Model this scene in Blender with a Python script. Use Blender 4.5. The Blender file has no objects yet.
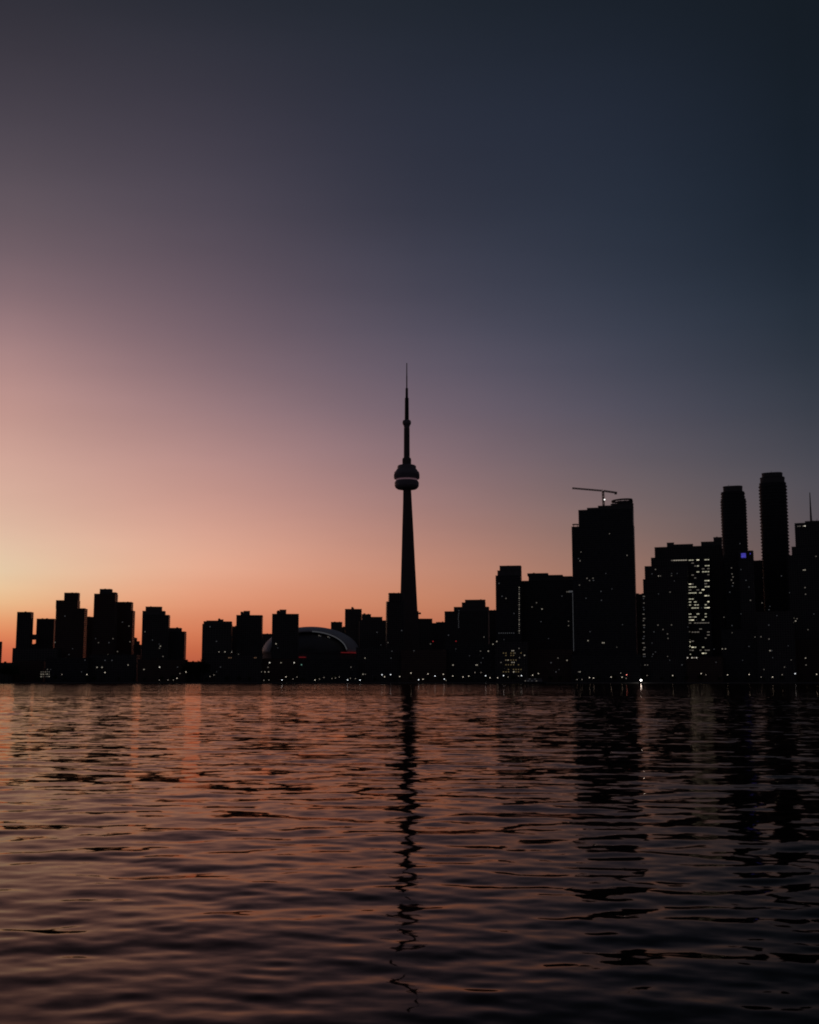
import bpy, bmesh, math, random
import numpy as np
from mathutils import Vector
R = math.radians
random.seed(7); np.random.seed(7)
S = bpy.context.scene
COL = S.collection
F = 1200.0; PITCH = R(8.03); CAMZ = 3.0
CP, SP = math.cos(PITCH), math.sin(PITCH)

# ---------------------------------------------------------------- measuring helpers
def proj(x, y, z):
    zr = z - CAMZ
    fw = y*CP + zr*SP; up = -y*SP + zr*CP
    return 409.5 + F*x/fw, 512 - F*up/fw
def z_at(py, Y):
    return CAMZ + Y*math.tan(PITCH + math.atan((512-py)/F))
def at(px, py, Y):
    z = z_at(py, Y); fw = Y*CP + (z-CAMZ)*SP
    return (px-409.5)/F*fw, Y, z
def mpp(py, Y):                       # metres per pixel
    return (Y*CP + (z_at(py, Y)-CAMZ)*SP)/F

# ---------------------------------------------------------------- materials
def new_mat(name):
    m = bpy.data.materials.new(name); m.use_nodes = True
    nt = m.node_tree; b = nt.nodes['Principled BSDF']
    return m, nt, b
def noise_mat(name, col, col2, scale=0.3, rough=0.8, metal=0.0, coord='Object'):
    m, nt, b = new_mat(name)
    tc = nt.nodes.new('ShaderNodeTexCoord'); n = nt.nodes.new('ShaderNodeTexNoise')
    n.inputs['Scale'].default_value = scale; n.inputs['Detail'].default_value = 5
    mx = nt.nodes.new('ShaderNodeMix'); mx.data_type = 'RGBA'
    mx.inputs[6].default_value = (*col, 1); mx.inputs[7].default_value = (*col2, 1)
    nt.links.new(tc.outputs[coord], n.inputs['Vector']); nt.links.new(n.outputs['Fac'], mx.inputs[0])
    nt.links.new(mx.outputs[2], b.inputs['Base Color'])
    b.inputs['Roughness'].default_value = rough; b.inputs['Metallic'].default_value = metal
    return m
def facade_mat(name, wall, bw, rh, mortar, glassrough=0.3, glass=(0.02, 0.024, 0.03)):
    m, nt, b = new_mat(name)
    uv = nt.nodes.new('ShaderNodeUVMap'); br = nt.nodes.new('ShaderNodeTexBrick')
    br.offset = 0.0; br.inputs['Scale'].default_value = 1.0
    br.inputs['Brick Width'].default_value = bw; br.inputs['Row Height'].default_value = rh
    br.inputs['Mortar Size'].default_value = mortar; br.inputs['Mortar Smooth'].default_value = 0.0
    br.inputs['Color1'].default_value = (*glass, 1); br.inputs['Color2'].default_value = (glass[0]*2.5, glass[1]*2.5, glass[2]*2.3, 1)
    n = nt.nodes.new('ShaderNodeTexNoise'); n.inputs['Scale'].default_value = 0.08; n.inputs['Detail'].default_value = 6
    mx = nt.nodes.new('ShaderNodeMix'); mx.data_type = 'RGBA'
    mx.inputs[6].default_value = (*wall, 1); mx.inputs[7].default_value = (wall[0]*.7, wall[1]*.7, wall[2]*.7, 1)
    nt.links.new(uv.outputs['UV'], br.inputs['Vector']); nt.links.new(uv.outputs['UV'], n.inputs['Vector'])
    nt.links.new(n.outputs['Fac'], mx.inputs[0]); nt.links.new(mx.outputs[2], br.inputs['Mortar'])
    nt.links.new(br.outputs['Color'], b.inputs['Base Color'])
    mr = nt.nodes.new('ShaderNodeMapRange'); mr.inputs['To Min'].default_value = glassrough; mr.inputs['To Max'].default_value = 0.85
    b.inputs['Specular IOR Level'].default_value = 0.35; nt.links.new(br.outputs['Fac'], mr.inputs['Value']); nt.links.new(mr.outputs['Result'], b.inputs['Roughness'])
    return m
def glow(name, col, s):
    m, nt, b = new_mat(name)
    b.inputs['Base Color'].default_value = (0.2, 0.2, 0.2, 1)
    tc = nt.nodes.new('ShaderNodeTexCoord'); n = nt.nodes.new('ShaderNodeTexNoise'); n.inputs['Scale'].default_value = 0.9
    mr = nt.nodes.new('ShaderNodeMapRange'); mr.inputs['From Min'].default_value = 0.3; mr.inputs['From Max'].default_value = 0.7
    mr.inputs['To Min'].default_value = s*0.6; mr.inputs['To Max'].default_value = s*1.4
    nt.links.new(tc.outputs['Object'], n.inputs['Vector']); nt.links.new(n.outputs['Fac'], mr.inputs['Value'])
    nt.links.new(mr.outputs['Result'], b.inputs['Emission Strength'])
    b.inputs['Emission Color'].default_value = (*col, 1)
    m.cycles.emission_sampling = 'NONE'
    return m
FAC = [facade_mat('concrete_and_glass_facade', (0.19, 0.175, 0.165), 3.4, 3.3, 0.55),
       facade_mat('brick_and_glass_facade', (0.20, 0.12, 0.09), 2.6, 3.3, 0.8, 0.2),
       facade_mat('glass_curtain_facade', (0.10, 0.11, 0.12), 1.6, 3.3, 0.12, 0.25),
       facade_mat('pale_precast_facade', (0.20, 0.19, 0.175), 4.2, 3.6, 0.9, 0.3)]
FAC.append(facade_mat('matt_dark_glazing_facade', (0.12, 0.12, 0.12), 2.4, 3.3, 0.3, 0.6))
M_SLAB = noise_mat('weathered_concrete', (0.20, 0.19, 0.18), (0.13, 0.125, 0.12), 0.15)
M_ROOF = noise_mat('roof_gravel', (0.11, 0.105, 0.10), (0.07, 0.07, 0.07), 0.5, 0.95)
M_STEEL = noise_mat('dark_painted_steel', (0.05, 0.05, 0.055), (0.03, 0.03, 0.03), 1.0, 0.5, 0.6)
M_TOWER = noise_mat('tower_concrete', (0.22, 0.18, 0.165), (0.16, 0.13, 0.12), 0.03)
M_POD = noise_mat('pod_cladding', (0.36, 0.31, 0.32), (0.25, 0.22, 0.23), 0.4, 0.5)
M_DOME = noise_mat('white_roof_membrane', (0.85, 0.82, 0.80), (0.72, 0.70, 0.68), 0.05, 0.6)
M_BARK = noise_mat('tree_bark', (0.06, 0.045, 0.03), (0.03, 0.02, 0.015), 2.0, 0.9)
M_LEAF = noise_mat('tree_leaves', (0.04, 0.06, 0.025), (0.08, 0.10, 0.04), 0.8, 0.7)
M_HULL = noise_mat('boat_hull_paint', (0.05, 0.06, 0.09), (0.03, 0.04, 0.06), 0.5, 0.4)
M_CABIN = noise_mat('boat_cabin_paint', (0.35, 0.34, 0.33), (0.25, 0.25, 0.24), 0.5, 0.5)
M_GRASS = noise_mat('city_ground', (0.05, 0.05, 0.045), (0.03, 0.035, 0.025), 0.02, 0.95)
M_PAVE = noise_mat('promenade_paving', (0.22, 0.21, 0.20), (0.15, 0.145, 0.14), 0.3, 0.9)
G = {'b': glow('bright_white_window', (1.0, 0.93, 0.80), 0.85), 'm': glow('lit_warm_window', (1.0, 0.88, 0.70), 0.30),
     'c': glow('lit_cool_window', (0.85, 0.95, 1.0), 0.40), 'd': glow('dim_lit_window', (1.0, 0.88, 0.74), 0.11),
     'f': glow('faint_window_and_edge_glow', (0.9, 0.92, 1.0), 0.05), 'y': glow('dim_yellow_window', (1.0, 0.72, 0.32), 0.12),
     'o': glow('orange_lit_window', (1.0, 0.55, 0.30), 0.13), 'r': glow('red_light', (1.0, 0.05, 0.06), 0.30),
     'blue': glow('blue_sign_light', (0.14, 0.12, 1.0), 0.34), 'g': glow('greenish_window', (0.35, 0.75, 0.6), 0.3),
     'e': glow('office_window', (0.95, 0.90, 0.66), 0.42), 'E': glow('bright_office_window', (1.0, 0.92, 0.66), 0.85),
     'pink': glow('pink_pod_light', (1.0, 0.55, 0.68), 0.07), 'redstrip': glow('red_roof_light', (1.0, 0.06, 0.07), 0.09),
     'L': glow('white_lamp_glow', (0.92, 0.96, 1.0), 1.8), 'LM': glow('warm_lamp_glow', (1.0, 0.86, 0.68), 0.9),
     'LD': glow('weak_lamp_glow', (1.0, 0.84, 0.68), 0.36), 'LR': glow('red_lamp_glow', (1.0, 0.25, 0.2), 2.2),
     'BIG': glow('floodlight_glow', (1.0, 0.95, 0.88), 14.0), 'CR': glow('crane_lamp_glow', (1.0, 0.97, 0.92), 5.0)}

# ---------------------------------------------------------------- object helpers
def link(name, me, parent=None):
    o = bpy.data.objects.new(name, me); COL.objects.link(o)
    if parent is not None: o.parent = parent
    return o
def thing(name, label, cat, loc=(0, 0, 0), group=None):
    o = link(name, None); o.location = loc; o.empty_display_size = 3
    o['label'] = label; o['category'] = cat
    if group: o['group'] = group
    return o
def bm_obj(name, bm, mat, parent=None, origin=(0, 0, 0), smooth=False):
    me = bpy.data.meshes.new(name)
    if origin != (0, 0, 0): bmesh.ops.translate(bm, verts=bm.verts, vec=-Vector(origin))
    bm.to_mesh(me); bm.free(); me.materials.append(mat)
    if smooth:
        for p in me.polygons: p.use_smooth = True
    return link(name, me, parent)
def local(o_parent, p):
    return Vector(p) - Vector(o_parent.location)
def add_box(bm, c, sx, sy, sz, rot=0.0):
    vs = []
    cr, sr = math.cos(rot), math.sin(rot)
    for dz in (-.5, .5):
        for dx, dy in ((-.5, -.5), (.5, -.5), (.5, .5), (-.5, .5)):
            x, y = dx*sx, dy*sy
            vs.append(bm.verts.new((c[0]+x*cr-y*sr, c[1]+x*sr+y*cr, c[2]+dz*sz)))
    for f in ((3, 2, 1, 0), (4, 5, 6, 7), (0, 1, 5, 4), (1, 2, 6, 5), (2, 3, 7, 6), (3, 0, 4, 7)):
        bm.faces.new([vs[i] for i in f])
def add_bar(bm, a, b, w, w2=None):
    a, b = Vector(a), Vector(b); d = (b-a)
    if d.length < 1e-6: return
    d.normalize(); u = d.cross(Vector((0, 0, 1)))
    if u.length < 1e-3: u = Vector((1, 0, 0))
    u.normalize(); v = d.cross(u); w2 = w if w2 is None else w2
    r0 = [bm.verts.new(a+u*i*w/2+v*j*w/2) for i, j in ((-1, -1), (1, -1), (1, 1), (-1, 1))]
    r1 = [bm.verts.new(b+u*i*w2/2+v*j*w2/2) for i, j in ((-1, -1), (1, -1), (1, 1), (-1, 1))]
    for i in range(4): bm.faces.new((r0[i], r0[(i+1) % 4], r1[(i+1) % 4], r1[i]))
    bm.faces.new(r0[::-1]); bm.faces.new(r1)
def prism(bm, poly, z0, z1, uv=False, grow=0.0):
    n = len(poly); cx = sum(p[0] for p in poly)/n; cy = sum(p[1] for p in poly)/n
    pts = []
    for x, y in poly:
        d = math.hypot(x-cx, y-cy); k = (d+grow*1.41)/d
        pts.append((cx+(x-cx)*k, cy+(y-cy)*k))
    lo = [bm.verts.new((x, y, z0)) for x, y in pts]; hi = [bm.verts.new((x, y, z1)) for x, y in pts]
    lay = bm.loops.layers.uv.verify() if uv else None
    u = 0.0
    for i in range(n):
        j = (i+1) % n
        f = bm.faces.new((lo[i], lo[j], hi[j], hi[i]))
        L = math.dist(pts[i], pts[j])
        if uv:
            for lp, (a, b) in zip(f.loops, ((u, 0), (u+L, 0), (u+L, z1-z0), (u, z1-z0))): lp[lay].uv = (a, b)
        u += L
    f = bm.faces.new(hi)
    f2 = bm.faces.new(lo[::-1])
    if uv:
        for g in (f, f2):
            for lp in g.loops: lp[lay].uv = (0.05, 0.05)
def lathe(bm, prof, cx, cy, n=40, z0=0.0):
    rings = []
    for r, z in prof:
        rings.append([bm.verts.new((cx+max(r, .02)*math.cos(2*math.pi*i/n), cy+max(r, .02)*math.sin(2*math.pi*i/n), z)) for i in range(n)])
    for a, b in zip(rings, rings[1:]):
        for i in range(n): bm.faces.new((a[i], a[(i+1) % n], b[(i+1) % n], b[i]))
    bm.faces.new(rings[0][::-1]); bm.faces.new(rings[-1])

# ---------------------------------------------------------------- building kit
GROUND = 1.5
def plan_pts(kind, k):
    if kind == 'rect': return [(-.5, -.5*k), (.5, -.5*k), (.5, .5*k), (-.5, .5*k)]
    if kind == 'cham': c = .13; return [(-.5+c, -.5*k), (.5-c, -.5*k), (.5, (-.5+c)*k), (.5, (.5-c)*k), (.5-c, .5*k), (-.5+c, .5*k), (-.5, (.5-c)*k), (-.5, (-.5+c)*k)]
    e = 2.0 if kind == 'circ' else 3.6
    out = []
    for i in range(28):
        a = 2*math.pi*i/28
        c, s = math.cos(a), math.sin(a)
        out.append((.5*math.copysign(abs(c)**(2/e), c), .5*k*math.copysign(abs(s)**(2/e), s)))
    return out
def fit(x0, x1, py, Y, theta, k, kind, maxdepth=34):
    w = (x1-x0)*mpp(py, Y); k = min(k, maxdepth/w)
    pts = plan_pts(kind, k); ct, st = math.cos(theta), math.sin(theta)
    z = z_at(py, Y); X = at((x0+x1)/2, py, Y)[0]; s = w
    for _ in range(6):
        P = [(X+s*(a*ct-b*st), Y+s*(a*st+b*ct)) for a, b in pts]
        q = [proj(a, b, z)[0] for a, b in P]
        s *= (x1-x0)/(max(q)-min(q)); X += ((x0+x1)/2-(max(q)+min(q))/2)*mpp(py, Y)
    return [(X+s*(a*ct-b*st), Y+s*(a*st+b*ct)) for a, b in pts], z
PRISMS = []      # (poly, z0, z1, root, floor height)
def building(name, label, blocks, Y, fac=0, theta=None, k=0.85, kind='rect', cat='building', group=None, slabs=True, roofbits=True, maxdepth=34, fh=3.3, grow=0.45):
    az = math.degrees(math.atan((blocks[0][0]+blocks[0][1]-819)/2/F)); theta = R(theta) if (theta is not None and az < 1) else R(-az-3.5+random.uniform(-1, 1))
    b0 = blocks[0]; poly0, z0 = fit(b0[0], b0[1], b0[2], Y, theta, k, kind, maxdepth)
    cx = sum(p[0] for p in poly0)/len(poly0)
    root = thing(name, label, cat, (cx, Y, GROUND), group)
    org = (cx, Y, GROUND)
    prev = GROUND
    tops = {}
    for bi, b in enumerate(blocks):
        x0, x1, py = b[:3]; kd = b[4] if len(b) > 4 else kind
        zb = GROUND if bi == 0 else (z_at(b[3], Y) if len(b) > 3 and b[3] else prev)
        poly, zt = fit(x0, x1, py, Y, theta, k, kd, maxdepth)
        small = (zt-zb) < 9 and bi > 0
        bm = bmesh.new(); prism(bm, poly, zb, zt, uv=True)
        nm = 'wall' if bi == 0 else ('penthouse' if small else 'upper_storeys')
        bm_obj(nm, bm, M_SLAB if small else FAC[fac], root, org)
        PRISMS.append((poly, zb, zt, root, fh))
        if slabs and not small:
            bm = bmesh.new(); n = int((zt-zb)/fh)
            for f in range(1, n+1):
                zz = zb+f*fh
                if zz < zt-0.6: prism(bm, poly, zz-.18, zz+.14, grow=grow)
            if n: bm_obj('floor_slabs', bm, M_SLAB, root, org)
            else: bm.free()
        bm = bmesh.new(); prism(bm, poly, zt+0.003, zt+0.5, grow=.3); bm_obj('roof', bm, M_ROOF, root, org)
        prev = zt
    if True:
        poly, zt = poly, zt
        px = [p[0] for p in poly]; w = max(px)-min(px); mx = sum(px)/len(px); my = sum(p[1] for p in poly)/len(poly)
        for _ in range(random.randint(2, 4) if roofbits else 2):
            bm = bmesh.new()
            a = random.uniform(-.28, .28)*w; h = random.uniform(.8, 2.0) if roofbits else random.uniform(.6, 1.5)
            add_box(bm, (mx+a, my+random.uniform(-3, 3), zt+.5+h/2), random.uniform(1.5, 3.5), random.uniform(1.5, 3), h, theta)
            bm_obj('rooftop_unit', bm, M_STEEL, root, org)
    return root
def hit(px, py):
    """nearest wall point seen through a picture position, over all buildings"""
    best = None
    dx = (px-409.5)/F; u = (512-py)/F
    dy = CP-u*SP; dz = SP+u*CP
    for poly, z0, z1, root, fh in PRISMS:
        n = len(poly)
        for i in range(n):
            ax, ay = poly[i]; bx, by = poly[(i+1) % n]; ex, ey = bx-ax, by-ay
            den = dx*ey-dy*ex
            if abs(den) < 1e-9: continue
            t = (ax*ey-ay*ex)/den
            if t <= 0: continue
            if abs(ex) > abs(ey): s = (t*dx-ax)/ex
            else: s = (t*dy-ay)/ey
            if s < 0 or s > 1: continue
            z = CAMZ+t*dz
            if z < z0 or z > z1: continue
            if best is None or t < best[0]: best = (t, t*dx, t*dy, z, math.atan2(ey, ex), root, fh, z0)
    return best
def lit(px, py, g='m', w=0.9, h=0.75, name='lit_window'):
    b = hit(px, py)
    if b is None: return
    t, x, y, z, ang, root, fh, z0 = b
    m = t/F
    if h < 1.6: z = z0+(math.floor((z-z0)/fh)+.5)*fh
    H = min(h*m*1.0, fh-0.7) if h < 1.6 else h*m
    nx, ny = math.sin(ang), -math.cos(ang)
    if nx*x+ny*y > 0: nx, ny = -nx, -ny
    bm = bmesh.new()
    add_box(bm, (0, 0, 0), w*m, .2, H, ang)
    o = bm_obj(name, bm, G[g], root); o.location = local(root, (x+nx*.16, y+ny*.16, z))
    return o

# ================================================================= BUILDINGS
B = building
G_L = 'skyline towers west of the domed stadium'
B('apartment_block', 'dark block cut off by the left edge of the photo, beside the sky gap', [(-16, 2.3, 642)], 2050, 3, group=G_L)
B('podium_building', 'long low podium in front of the two leftmost slender towers', [(12.6, 62, 648.6)], 1935, 3, theta=3, group=G_L, roofbits=False)
r = B('apartment_tower', 'slender flat-topped tower standing free at the far left of the skyline', [(17.2, 33.7, 612.5)], 2000, 0, theta=6, group=G_L, roofbits=False)
bm = bmesh.new(); x0, _, zt = at(33.2, 634.5, 2000); x1, _, zb = at(37.8, 639.8, 2000)
add_box(bm, ((x0+x1)/2, 2000, (zt+zb)/2), x1-x0, 6, zt-zb); bm_obj('skybridge', bm, M_SLAB, r, tuple(r.location))
B('apartment_tower', 'broad flat-topped tower right of the slender far-left tower', [(36.7, 56.5, 619.3)], 2045, 0, theta=8, group=G_L, roofbits=False)
B('parking_building', 'small low building seen under the skybridge of the far-left towers', [(31.5, 40, 644.3)], 2085, 3, theta=4, group=G_L, roofbits=False)
B('apartment_tower', 'stepped dark tower with high left shoulder, first of the tall pair at left', [(56, 87.6, 609), (56, 80.2, 601), (64.3, 80, 593.3)], 1985, 1, theta=6, k=.7, group=G_L, roofbits=False)
B('apartment_block', 'low link block filling the notch between the two tallest left towers', [(84, 97, 617.3)], 2100, 1, group=G_L, theta=5, roofbits=False)
B('apartment_tower', 'tallest tower of the left skyline with a stepped crown', [(94.2, 118, 594.6), (99.6, 117.7, 593), (99.8, 112.7, 589.6)], 1995, 1, theta=5, group=G_L, roofbits=False)
B('apartment_tower', 'flat-topped tower joined to the right of the tallest left tower', [(113, 135.2, 611.2), (114.5, 133.3, 602.6)], 2050, 1, theta=5, group=G_L, roofbits=False)
B('apartment_block', 'low stepped block in the gap left of the round-shouldered tower', [(131, 142.5, 645), (132, 139.8, 641.5), (132, 137.2, 638.2)], 2110, 3, theta=4, group=G_L, roofbits=False)
B('apartment_tower', 'tower with rounded stepped shoulders standing over the lower right neighbour', [(142.4, 170.2, 615.6), (142.5, 165.7, 611.6), (145.6, 162.3, 607.2)], 1965, 0, theta=7, k=.7, group=G_L, roofbits=False)
B('apartment_tower', 'shorter chamfered tower just left of the low tree-lined gap', [(166, 186.5, 632), (166, 182, 628.4)], 2010, 0, theta=4, group=G_L, roofbits=False)
B('apartment_tower', 'wide tower with uneven rooftop fins right of the tree-lined gap', [(202.4, 232.4, 624.6), (203.6, 232.2, 622), (206.5, 218, 621), (218, 223.5, 619.8, 622)], 1930, 3, theta=5, k=.6, group=G_L)
B('apartment_block', 'sliver of lower block between the finned tower and the one with a rooftop box', [(229, 239, 626.8)], 2040, 0, theta=4, group=G_L, roofbits=False)
B('apartment_tower', 'square tower with rooftop box, directly left of the stadium dome', [(236.4, 262.9, 615.8), (243.6, 250, 611.3), (240.6, 243.6, 613.2, 615.8)], 1960, 0, theta=4, k=.7, group=G_L)
B('low_rise_building', 'low flat block closing the gap behind the left side of the stadium', [(255, 279, 634.3)], 2420, 3, theta=3, group=G_L, roofbits=False)
B('apartment_tower', 'square tower with rooftop box covering the left part of the stadium dome', [(272.2, 298.8, 614.6), (279.6, 286.3, 610), (276.6, 279.6, 612, 614.6)], 1950, 0, theta=4, k=.7, group=G_L)
G_M = 'skyline buildings around the observation tower'
B('office_block', 'small square block peeking over the stadium roof', [(331, 342.2, 622.4)], 2330, 0, theta=3, group=G_M, roofbits=False)
B('office_block', 'low filler block between the small square block and crenellated tower', [(339, 347, 627.5)], 2390, 0, theta=3, group=G_M, roofbits=False)
B('office_tower', 'crenellated dark tower behind the right shoulder of the stadium', [(345, 361.7, 609.6), (351.3, 354, 608.2)], 2330, 0, theta=4, group=G_M)
B('office_tower', 'stepped block falling away right of the crenellated tower', [(359, 386.6, 621), (361.8, 382.4, 617.4), (361.8, 371, 614.6)], 2230, 3, theta=4, k=.6, group=G_M)
B('apartment_tower', 'two-stepped tower overlapping the left foot of the observation tower', [(386, 404, 602.2), (388.4, 402.4, 593.6)], 1990, 0, theta=5, k=.8, group=G_M, roofbits=False)
B('office_block', 'flat block at the right foot of the observation tower', [(411, 432.3, 619.3), (416.8, 418.6, 611.5), (416.9, 421, 613.2, 614.2)], 2170, 3, theta=4, group=G_M, roofbits=False)
B('office_block', 'lowest saddle of the skyline, a flat block right of the observation tower', [(429, 446, 623.6), (436, 446, 622.5)], 2230, 0, theta=3, group=G_M, roofbits=False)
B('office_tower', 'wide tower climbing in four steps to the right, right of the observation tower', [(444.6, 489.4, 612), (453.8, 489.2, 607.6), (461.8, 485.6, 603), (465, 485.4, 600.3)], 2020, 0, theta=3, k=.5, group=G_M, roofbits=False)
B('office_block', 'narrow block wedged left of the tower with the dotted light stripe', [(484, 498, 610.8)], 2090, 0, theta=3, group=G_M, roofbits=False)
r_stripe = B('apartment_tower', 'tall slab with chamfered left corner and a dotted vertical light stripe', [(495.6, 521.7, 576.5), (497.4, 521.6, 571.5), (499.6, 521.5, 566.7)], 1850, 2, theta=4, k=.8, group=G_M, roofbits=False)
B('apartment_tower', 'broad tower with flat overhanging cap right of the striped slab', [(520.6, 574, 581.6), (528.5, 573, 577.6), (528.5, 563.4, 576.2), (527.3, 548.4, 574)], 1900, 2, theta=3, k=.6, group=G_M, roofbits=False)
G_R = 'dark towers on the right of the skyline'
big = B('skyscraper', 'massive dark skyscraper under construction with a crane and ring crown on top',
        [(571.6, 634.4, 527.5), (578.4, 633.6, 511), (587, 633.5, 509), (598, 633.5, 507), (610.8, 633.4, 504.5, 0, 'round'), (617.5, 632.8, 501.6, 504.5, 'round')], 1795, 2, theta=3, k=.6, group=G_R, roofbits=False, grow=.25)
B('apartment_block', 'narrow lower block in the gap right of the massive skyscraper', [(633, 646, 594.7)], 1900, 3, theta=3, group=G_R, roofbits=False)
B('apartment_tower', 'stepped apartment tower with a column of lit balconies on its left edge', [(641.8, 688, 594), (643, 688, 580), (644.6, 688, 567), (651, 687.6, 558.6)], 1800, 0, theta=3, k=.6, group=G_R, roofbits=False)
B('office_tower', 'wide castellated tower rising behind the brightly lit office block', [(654.6, 722, 547.6), (666.8, 674, 543), (674, 693, 544.8, 547.6), (701, 722, 542.2, 547.6), (713.4, 722, 537.6, 542.2)], 1960, 0, theta=2, k=.4, group=G_R, roofbits=False)
r_off = B('office_tower', 'office tower with most floors brightly lit in yellow-white', [(687.6, 710.3, 556)], 1850, 2, theta=3, k=.8, fh=4.6, group=G_R, roofbits=False)
B('apartment_tower', 'dark tower between the brightly lit office and the left rounded twin', [(709.6, 724, 549.5)], 1890, 0, theta=3, group=G_R, roofbits=False)
rA = B('residential_tower', 'left and lower of the two tall rounded twin towers', [(720.8, 745.8, 500), (721.3, 744.3, 493), (723, 742.4, 487.3)], 1835, 4, theta=5, k=.9, kind='round', group=G_R, roofbits=True, grow=.8, fh=4.6)
B('apartment_tower', 'lower tower with a square blue sign between the rounded twin towers', [(738.5, 753.4, 551.6)], 1790, 0, theta=3, group=G_R, roofbits=False)
B('apartment_block', 'broad dark block filling the foot of the gap between the twin towers', [(747, 796, 561.2)], 1950, 0, theta=2, group=G_R, roofbits=False)
rB = B('residential_tower', 'right and taller of the two rounded twin towers with ragged balcony edges', [(759.2, 786, 484), (760, 784.6, 478.5), (761.7, 782.4, 474)], 1880, 4, theta=5, k=.9, kind='round', group=G_R, roofbits=True, grow=1.1, fh=5.2)
rC = B('office_tower', 'tower with rooftop antenna cut off by the right edge of the photo', [(788.6, 836, 555.5), (791.6, 836, 547), (794.6, 836, 523.5), (805, 836, 521.5)], 1800, 0, theta=2, k=.4, group=G_R, roofbits=False)
G_F = 'low buildings along the waterfront'
low = [(-10, 14, 663, 'low dark shed under the sky gap at the left edge'),
       (14, 47, 661, 'lakeside hall with a cluster of small white windows at far left'),
       (47, 90, 658, 'low waterfront block below the first tall pair of left towers'),
       (90, 139, 655, 'low waterfront block below the tallest left tower'),
       (139, 187, 660, 'low waterfront block left of the tree-lined gap'),
       (187, 203, 662, 'low roof at the bottom of the tree-lined gap'),
       (203, 262, 655, 'low waterfront block with two orange windows, left of the stadium'),
       (262, 300, 659, 'low waterfront block with bright lights below the left end of the stadium'),
       (300, 357, 660, 'low waterfront block below the stadium dome'),
       (357, 402, 648, 'low waterfront block left of the observation tower foot'),
       (402, 446, 650, 'low waterfront block right below the observation tower'),
       (446, 496, 645, 'low waterfront block with scattered windows below the four-step tower'),
       (496, 527, 642, 'waterfront block with dim yellow windows below the striped slab'),
       (527, 572, 650, 'low waterfront block behind the moored tour boat'),
       (572, 640, 655, 'low waterfront block at the foot of the massive skyscraper'),
       (640, 687, 659, 'low waterfront block right of the bright pier floodlight'),
       (687, 722, 657, 'low waterfront block with three lights below the bright office tower'),
       (722, 757, 630, 'mid-height waterfront block below the left rounded twin'),
       (757, 793, 612, 'mid-height waterfront block below the right rounded twin'),
       (793, 832, 640, 'waterfront block at the right edge below the antenna tower')]
for i, (a, b, t, lab) in enumerate(low):
    B('waterfront_building', lab, [(a-.9, b+.9, t)], (1728 if a < 560 else 1722)+(i % 2)*25, (0, 1, 2)[i % 3], theta=1.5 if a < 400 else None, k=.5, group=G_F, maxdepth=24, roofbits=(i % 2 == 0))

# ---- extras on the massive skyscraper
org = tuple(big.location)
Yb = 1795
bm = bmesh.new()                                   # ring crown
cx, _, cz = at(622, 501.9, Yb); rr = 10.0*mpp(501, Yb)
prev = None; n = 40; ringv = []
for i in range(n):
    a = 2*math.pi*i/n; ring = []
    for j in range(6):
        q = 2*math.pi*j/6; r_ = rr+1.0*math.cos(q)
        ring.append(bm.verts.new((cx+r_*math.cos(a), Yb+r_*math.sin(a), cz+1.8+1.5*math.sin(q)+r_*math.cos(a)*.06)))
    ringv.append(ring)
for i in range(n):
    for j in range(6): bm.faces.new((ringv[i][j], ringv[(i+1) % n][j], ringv[(i+1) % n][(j+1) % 6], ringv[i][(j+1) % 6]))
bm_obj('ring_crown', bm, M_STEEL, big, org)
for i in range(10):
    bm = bmesh.new(); a = 2*math.pi*i/10; add_bar(bm, (cx+rr*.95*math.cos(a), Yb+rr*.95*math.sin(a), cz-4), (cx+rr*math.cos(a), Yb+rr*math.sin(a), cz+1.9+rr*math.cos(a)*.06), .5)
    bm_obj('crown_post', bm, M_STEEL, big, org)
bm = bmesh.new()                                   # scaffold stack on the left shoulder
x0, _, z0 = at(573, 527.5, Yb); x1, _, z1 = at(583, 513, Yb)
for k_ in range(5):
    zz = z0+(z1-z0)*k_/4.6
    add_box(bm, (at(582, 520, Yb)[0], Yb-2, zz+.3), 9-k_*.6, 9, .5)
    for q in (-3.6, 0, 3.6): add_bar(bm, (at(581, 520, Yb)[0]+q, Yb-6, zz), (at(581, 520, Yb)[0]+q, Yb-6, zz+4.6), .35)
bm_obj('scaffold', bm, M_STEEL, big, org)
bm = bmesh.new(); xs = at(575.5, 524.5, Yb)
for i in range(20):
    a = 2*math.pi*i/20; b_ = 2*math.pi*(i+1)/20
    add_bar(bm, (xs[0]+4.6*math.cos(a), Yb+4.6*math.sin(a), xs[2]), (xs[0]+4.6*math.cos(b_), Yb+4.6*math.sin(b_), xs[2]), .9)
for i in range(4):
    a = 2*math.pi*i/4+.5; add_bar(bm, (xs[0]+4.2*math.cos(a), Yb+4.2*math.sin(a), z0-.2), (xs[0]+4.5*math.cos(a), Yb+4.5*math.sin(a), xs[2]), .4)
bm_obj('rooftop_ring', bm, M_STEEL, big, org)
# masts
def mast(root, px, y0, y1, Y, w=.9, name='antenna'):
    bm = bmesh.new(); a = at(px, y0, Y); b = at(px, y1, Y)
    add_bar(bm, (a[0], Y, a[2]-1), (a[0], Y, b[2]), w, w*.35); bm_obj(name, bm, M_STEEL, root, tuple(root.location))
mast(rC, 811.2, 523, 492.5, 1800, 2.6)
mast(rA, 728.5, 488, 484.5, 1835, .8); mast(rB, 771.3, 474.5, 471, 1880, 1.0)
for px in (404+413,): mast(rC, px, 522, 518.5, 1800, .7)

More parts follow.
